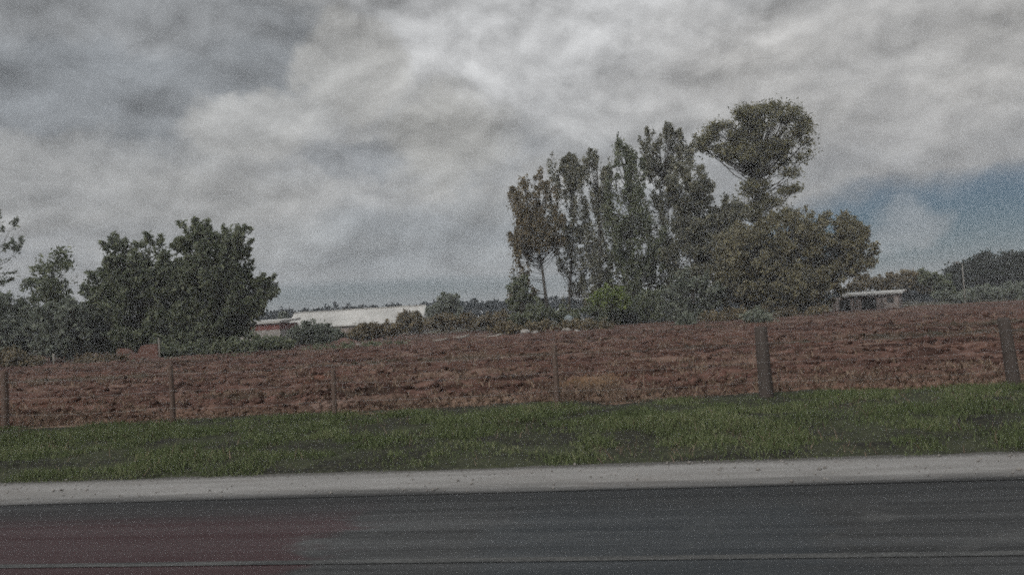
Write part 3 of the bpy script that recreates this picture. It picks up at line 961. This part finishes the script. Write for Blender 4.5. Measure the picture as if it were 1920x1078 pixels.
# cut timber and stones along the far edge of the field
GP = 'cut timber lying at the far edge of the field'
for lab, x, D, L, a, r in [
        ('long pale log lying highest of the cut timber', 945, 74, 3.0, .25, .13),
        ('pale log tilted up beside the brown scrub', 858, 64, 2.0, .5, .10),
        ('short pale log between the long log and the stones', 925, 62, 1.4, .15, .09),
        ('thin pale log at the left end of the cut timber', 822, 60, 1.5, .1, .07)]:
    pts = [(-L / 2, 0, r * .8), (-L / 6, .05, r), (L / 6, -.04, r * 1.05), (L / 2, 0, r * 1.1 + .10)]
    o = MB().tube(pts, [r * .8, r, r * .95, r * .8], 9).build('log', M['pale_wood'], None, True, label=lab, category='log', group=GP)
    o.location = place(x, D, .05)
    o.rotation_euler = (0, -0.06, a)
GS = 'pale stones at the far edge of the field'
for lab, x, D, s in [
        ('large pale stone left of the tall tree row foot', 985, 70, .46),
        ('pale stone right beside the large one', 1004, 68, .34),
        ('flat pale stone below the dark hedge', 1062, 70, .36),
        ('small pale stone at the right end of the row of stones', 1082, 66, .22),
        ('pale stone below the white-roofed shed', 672, 62, .24),
        ('low pinkish stone beside the pale one under the shed', 690, 60, .18)]:
    vs, fs = [], []
    nu, nv = 10, 6
    for j in range(nv + 1):
        th = math.pi * j / nv
        for i in range(nu):
            ph = 2 * math.pi * i / nu
            k = s * random.uniform(.75, 1.15) if 0 < j < nv else s * .9
            vs.append((k * math.sin(th) * math.cos(ph) * 1.3, k * math.sin(th) * math.sin(ph), k * math.cos(th) * .62 + s * .4))
    for j in range(nv):
        for i in range(nu):
            fs.append((j * nu + i, (j + 1) * nu + i, (j + 1) * nu + (i + 1) % nu, j * nu + (i + 1) % nu))
    o = MB().add(vs, fs).build('stone', M['pale_stone'], None, False, label=lab, category='stone', group=GS)
    o.location = place(x, D, 0)
    o.rotation_euler.z = random.uniform(0, 3)
# red earth heap under the shed
hx = MB()
R_, nr, na = 1.5, 7, 18
vs = [(0, 0, .62)]
for j in range(1, nr + 1):
    for i in range(na):
        ph = 2 * math.pi * i / na
        t = j / nr
        k = R_ * t * random.uniform(.92, 1.08)
        vs.append((k * math.cos(ph) * 1.25, k * math.sin(ph), .62 * (1 - t) ** 1.1 + random.uniform(-.04, .05) - (.1 if j == nr else 0)))
fs = [(0, 1 + i, 1 + (i + 1) % na) for i in range(na)]
for j in range(nr - 1):
    for i in range(na):
        q = 1 + j * na
        fs.append((q + i, q + na + i, q + na + (i + 1) % na, q + (i + 1) % na))
M['red_heap'] = mat_plain('red_heap', (.14, .075, .062), (.24, .15, .125), 3, .95, .05)
o = hx.add(vs, fs).build('earth_heap', M['red_heap'], None, True, label='small heap of pinkish red earth below the white-roofed shed', category='earth heap')
o.location = place(645, 74, .0)

# ------------------------------------------------------------------ fence
fn = thing('wire_fence', 'post and wire fence between the green verge and the ploughed field', 'fence', (0, Y_FENCE, 0))


def x_on_line(px, yline):
    """x where the sight column px meets the line y = yline on the ground"""
    lo, hi = 4.0, 40.0
    for _ in range(50):
        mid = (lo + hi) / 2
        if ground_at(px, mid).y < yline:
            lo = mid
        else:
            hi = mid
    return ground_at(px, lo).x


posts = [(10, .06, 1.05, .02), (325, .042, 1.0, -.01), (628, .04, .80, .01), (1046, .042, 1.0, .0), (1438, .098, 1.10, -.015), (1903, .085, 1.04, -.07)]
xs = []
for px, r, h, ln in posts:
    x = x_on_line(px, Y_FENCE)
    xs.append((x, h, ln))
    pts = [(x, 0, -.4), (x, 0, .04), (x + ln * .3, .01, h * .4), (x + ln, 0, h - .03), (x + ln, 0, h)]
    MB().tube(pts, [r * 1.1, r * 1.08, r, r * .93, r * .8], 10).build('post', M['post_wood'] if px > 1200 else M['post_brown'], fn, True)
for x in (xs[0][0] - 3.3, xs[0][0] - 6.6, xs[-1][0] + 3.2, xs[-1][0] + 6.4):
    xs.append((x, 1.08, 0))
    MB().tube([(x, 0, -.4), (x, 0, .5), (x, 0, 1.08)], [.09, .085, .075], 10).build('post', M['post_wood'], fn, True)
xs.sort()
for k, zz in enumerate((.30, .58, .86)):
    pts = []
    for (xa, ha, la), (xb, hb, lb) in zip(xs, xs[1:]):
        for t in (0, .25, .5, .75):
            pts.append((xa + (xb - xa) * t, -.085, zz - .03 * math.sin(t * math.pi)))
    pts.append((xs[-1][0], -.085, zz))
    MB().tube(pts, [.002] * len(pts), 5).build('wire', M['wire'], fn)
# trodden dark earth at the feet of the two big posts is in the soil; a few taller weeds stand there
# ------------------------------------------------------------------ light and sky
HAZE = 0.0010
SUN_EL, SUN_AZ = rad(33), rad(205)          # azimuth measured from +Y towards +X
sd = bpy.data.lights.new('sun', 'SUN')
sd.energy = 2.0
sd.angle = rad(20)
sd.color = (1, .96, .90)
so = bpy.data.objects.new('sun', sd)
COL.objects.link(so)
to_sun = Vector((math.sin(SUN_AZ) * math.cos(SUN_EL), math.cos(SUN_AZ) * math.cos(SUN_EL), math.sin(SUN_EL)))
so.rotation_euler = to_sun.to_track_quat('Z', 'Y').to_euler()

w = bpy.data.worlds.new('World')
SC.world = w
w.use_nodes = True
nt = w.node_tree
nt.nodes.clear()
tc = N(nt, 'ShaderNodeTexCoord').outputs['Generated']
sky = N(nt, 'ShaderNodeTexSky', sky_type='NISHITA')
sky.sun_disc = False
sky.sun_elevation = SUN_EL
sky.sun_rotation = SUN_AZ
sky.air_density = 1.0
sky.dust_density = 1.5
sx = N(nt, 'ShaderNodeSeparateXYZ')
link(nt, tc, sx.inputs[0])
AZ = math_(nt, 'ARCTAN2', sx.outputs[0], sx.outputs[1])
EL = math_(nt, 'ARCSINE', sx.outputs[2])


def azel(x, y):
    d = ray(x, y).normalized()
    return math.atan2(d.x, d.y), math.asin(d.z)


# cloud deck coordinates: flattened towards the horizon
zc = math_(nt, 'ADD', math_(nt, 'MAXIMUM', sx.outputs[2], 0.0), 0.22)
cb = N(nt, 'ShaderNodeCombineXYZ')
link(nt, math_(nt, 'DIVIDE', sx.outputs[0], zc), cb.inputs[0])
link(nt, math_(nt, 'DIVIDE', sx.outputs[1], zc), cb.inputs[1])
deck = cb.outputs[0]
ca = N(nt, 'ShaderNodeCombineXYZ')
link(nt, AZ, ca.inputs[0])
link(nt, math_(nt, 'MULTIPLY', EL, 1.25), ca.inputs[1])
ang = ca.outputs[0]
nA = noise(nt, deck, 1.5, 7, 0.56, 0.3)
nB = noise(nt, ang, 6.0, 8, 0.58, 0.5)
nC = noise(nt, mapping(nt, ang, (1, 1.1, 1), (3.1, 1.7, 0)), 11.0, 6, 0.6, 0.3)
nD = noise(nt, mapping(nt, ang, (1, 1, 1), (8.1, 4.2, 0)), 9.0, 7, 0.6)
wU = math_(nt, 'MULTIPLY', math_(nt, 'SUBTRACT', nB, 0.5), 0.16)
wV = math_(nt, 'MULTIPLY', math_(nt, 'SUBTRACT', nD, 0.5), 0.12)
Uw = math_(nt, 'ADD', AZ, wU)
Vw = math_(nt, 'ADD', EL, wV)


def blob(x, y, rx, ry, lo=1.25, hi=0.35, warp=1.0):
    a, e = azel(x, y)
    dx = math_(nt, 'DIVIDE', math_(nt, 'SUBTRACT', math_(nt, 'ADD', AZ, math_(nt, 'MULTIPLY', wU, warp)), a), rx / F_PX)
    dy = math_(nt, 'DIVIDE', math_(nt, 'SUBTRACT', math_(nt, 'ADD', EL, math_(nt, 'MULTIPLY', wV, warp)), e), ry / F_PX)
    d = math_(nt, 'ADD', math_(nt, 'MULTIPLY', dx, dx), math_(nt, 'MULTIPLY', dy, dy))
    return smooth(nt, d, lo, hi)


# (x, y, rx, ry, colour, amount, lo, hi) painted in order: far banks first, nearer billows over them
cloud = mixc(nt, smooth(nt, nA, 0.30, 0.70), (.270, .284, .300), (.385, .388, .385))
LAY = [
    (1060, 40, 420, 200, (.530, .535, .540), .85, 1.5, 0.0),
    (900, 480, 420, 120, (.235, .258, .275), .70, 1.5, 0.1),
    (1650, 100, 420, 170, (.455, .445, .430), .60, 1.5, 0.1),
    (1760, 285, 260, 90, (.300, .300, .302), .55, 1.4, 0.2),
    (280, 130, 390, 175, (.205, .222, .240), .85, 1.10, 0.55),
    (160, 15, 330, 75, (.310, .320, .330), .60, 1.4, 0.3),
    (660, 130, 110, 105, (.385, .383, .370), .75, 1.15, 0.5),
    (480, 240, 150, 75, (.385, .386, .378), .75, 1.1, 0.5),
    (150, 345, 330, 85, (.322, .326, .324), .65, 1.2, 0.4),
    (690, 300, 95, 36, (.215, .232, .252), .65, 1.2, 0.2),
    (840, 250, 120, 100, (.395, .390, .365), .55, 1.4, 0.2),
    (420, 470, 260, 60, (.275, .285, .290), .5, 1.4, 0.2),
]
for x, y, rx, ry, col, k, lo, hi in LAY:
    cloud = mixc(nt, math_(nt, 'MULTIPLY', blob(x, y, rx, ry, lo, hi), k), cloud, col)
det = math_(nt, 'ADD', math_(nt, 'MULTIPLY', math_(nt, 'SUBTRACT', nC, 0.5), 0.35), math_(nt, 'MULTIPLY', math_(nt, 'SUBTRACT', nB, 0.5), 0.65))


def relief(scale, seed, dv, amp, stretch=1.15):
    """billows lit from above: brighter tops, duller undersides"""
    p0 = mapping(nt, ang, (1 / stretch, 1, 1), (seed, seed * .7, 0))
    p1 = mapping(nt, ang, (1 / stretch, 1, 1), (seed - dv * 0.35, seed * .7 + dv, 0))
    a0 = noise(nt, p0, scale, 6, 0.55, 0.35)
    a1 = noise(nt, p1, scale, 6, 0.55, 0.35)
    return math_(nt, 'MULTIPLY', math_(nt, 'SUBTRACT', a0, a1), amp)


det = math_(nt, 'ADD', det, relief(6.0, 2.3, 0.045, 1.5))
det = math_(nt, 'ADD', det, relief(15.0, 5.9, 0.018, 1.2))
gain = math_(nt, 'MAXIMUM', math_(nt, 'ADD', det, 1.06), 0.45)
vm = N(nt, 'ShaderNodeVectorMath', operation='SCALE')
link(nt, cloud, vm.inputs[0])
link(nt, gain, vm.inputs['Scale'])
cloud = vm.outputs[0]
zen = smooth(nt, EL, rad(27), rad(62), 1.0, 2.3)
vz = N(nt, 'ShaderNodeVectorMath', operation='SCALE')
link(nt, cloud, vz.inputs[0])
link(nt, zen, vz.inputs['Scale'])
cloud = vz.outputs[0]
# open sky showing through: a slate blue gap to the right and a thin one above the horizon
gap = math_(nt, 'MAXIMUM', math_(nt, 'MULTIPLY', blob(1800, 435, 420, 92, 1.35, 0.25, 0.6), 0.95),
            math_(nt, 'MULTIPLY', blob(690, 562, 420, 32, 1.9, 0.0, 0.12), 0.85))
gap = math_(nt, 'MULTIPLY', gap, math_(nt, 'SUBTRACT', 1.0, math_(nt, 'MULTIPLY', blob(1690, 430, 60, 48, 1.4, 0.0), 0.55)))
vs_ = N(nt, 'ShaderNodeVectorMath', operation='MULTIPLY')
link(nt, sky.outputs[0], vs_.inputs[0])
vs_.inputs[1].default_value = (.0085, .0180, .0260)
SKYGAP = vs_.outputs[0]
tot = mixc(nt, gap, cloud, SKYGAP)
v10 = N(nt, 'ShaderNodeVectorMath', operation='SCALE')
link(nt, tot, v10.inputs[0])
v10.inputs['Scale'].default_value = 10.0
bg = N(nt, 'ShaderNodeBackground')
bg.inputs['Strength'].default_value = 0.1
link(nt, v10.outputs[0], bg.inputs[0])
ow = N(nt, 'ShaderNodeOutputWorld')
link(nt, bg.outputs[0], ow.inputs[0])

hz, hn = new_mat('haze')
pv = N(hn, 'ShaderNodeVolumePrincipled')
pv.inputs['Color'].default_value = (.90, .93, .97, 1)
pv.inputs['Density'].default_value = HAZE
pv.inputs['Anisotropy'].default_value = 0.0
link(hn, pv.outputs[0], N(hn, 'ShaderNodeOutputMaterial').inputs['Volume'])
MB().box(-6200, 6200, -3200, 9200, -1.4, 40).build('haze', hz, kind='stuff', label='thin grey rainy haze over the fields', category='haze')

# ------------------------------------------------------------------ render settings
SC.view_settings.view_transform = 'Standard'
SC.view_settings.look = 'None'
SC.view_settings.exposure = 0
SC.view_settings.gamma = 1
SC.cycles.use_denoising = False
SC.cycles.use_adaptive_sampling = True
SC.cycles.adaptive_threshold = 0.5
SC.cycles.adaptive_min_samples = 12
SC.cycles.pixel_filter_type = 'BLACKMAN_HARRIS'
SC.cycles.filter_width = 2.0
SC.cycles.sample_clamp_direct = 2.5
SC.cycles.sample_clamp_indirect = 1.5
SC.cycles.max_bounces = 6
SC.cycles.diffuse_bounces = 3
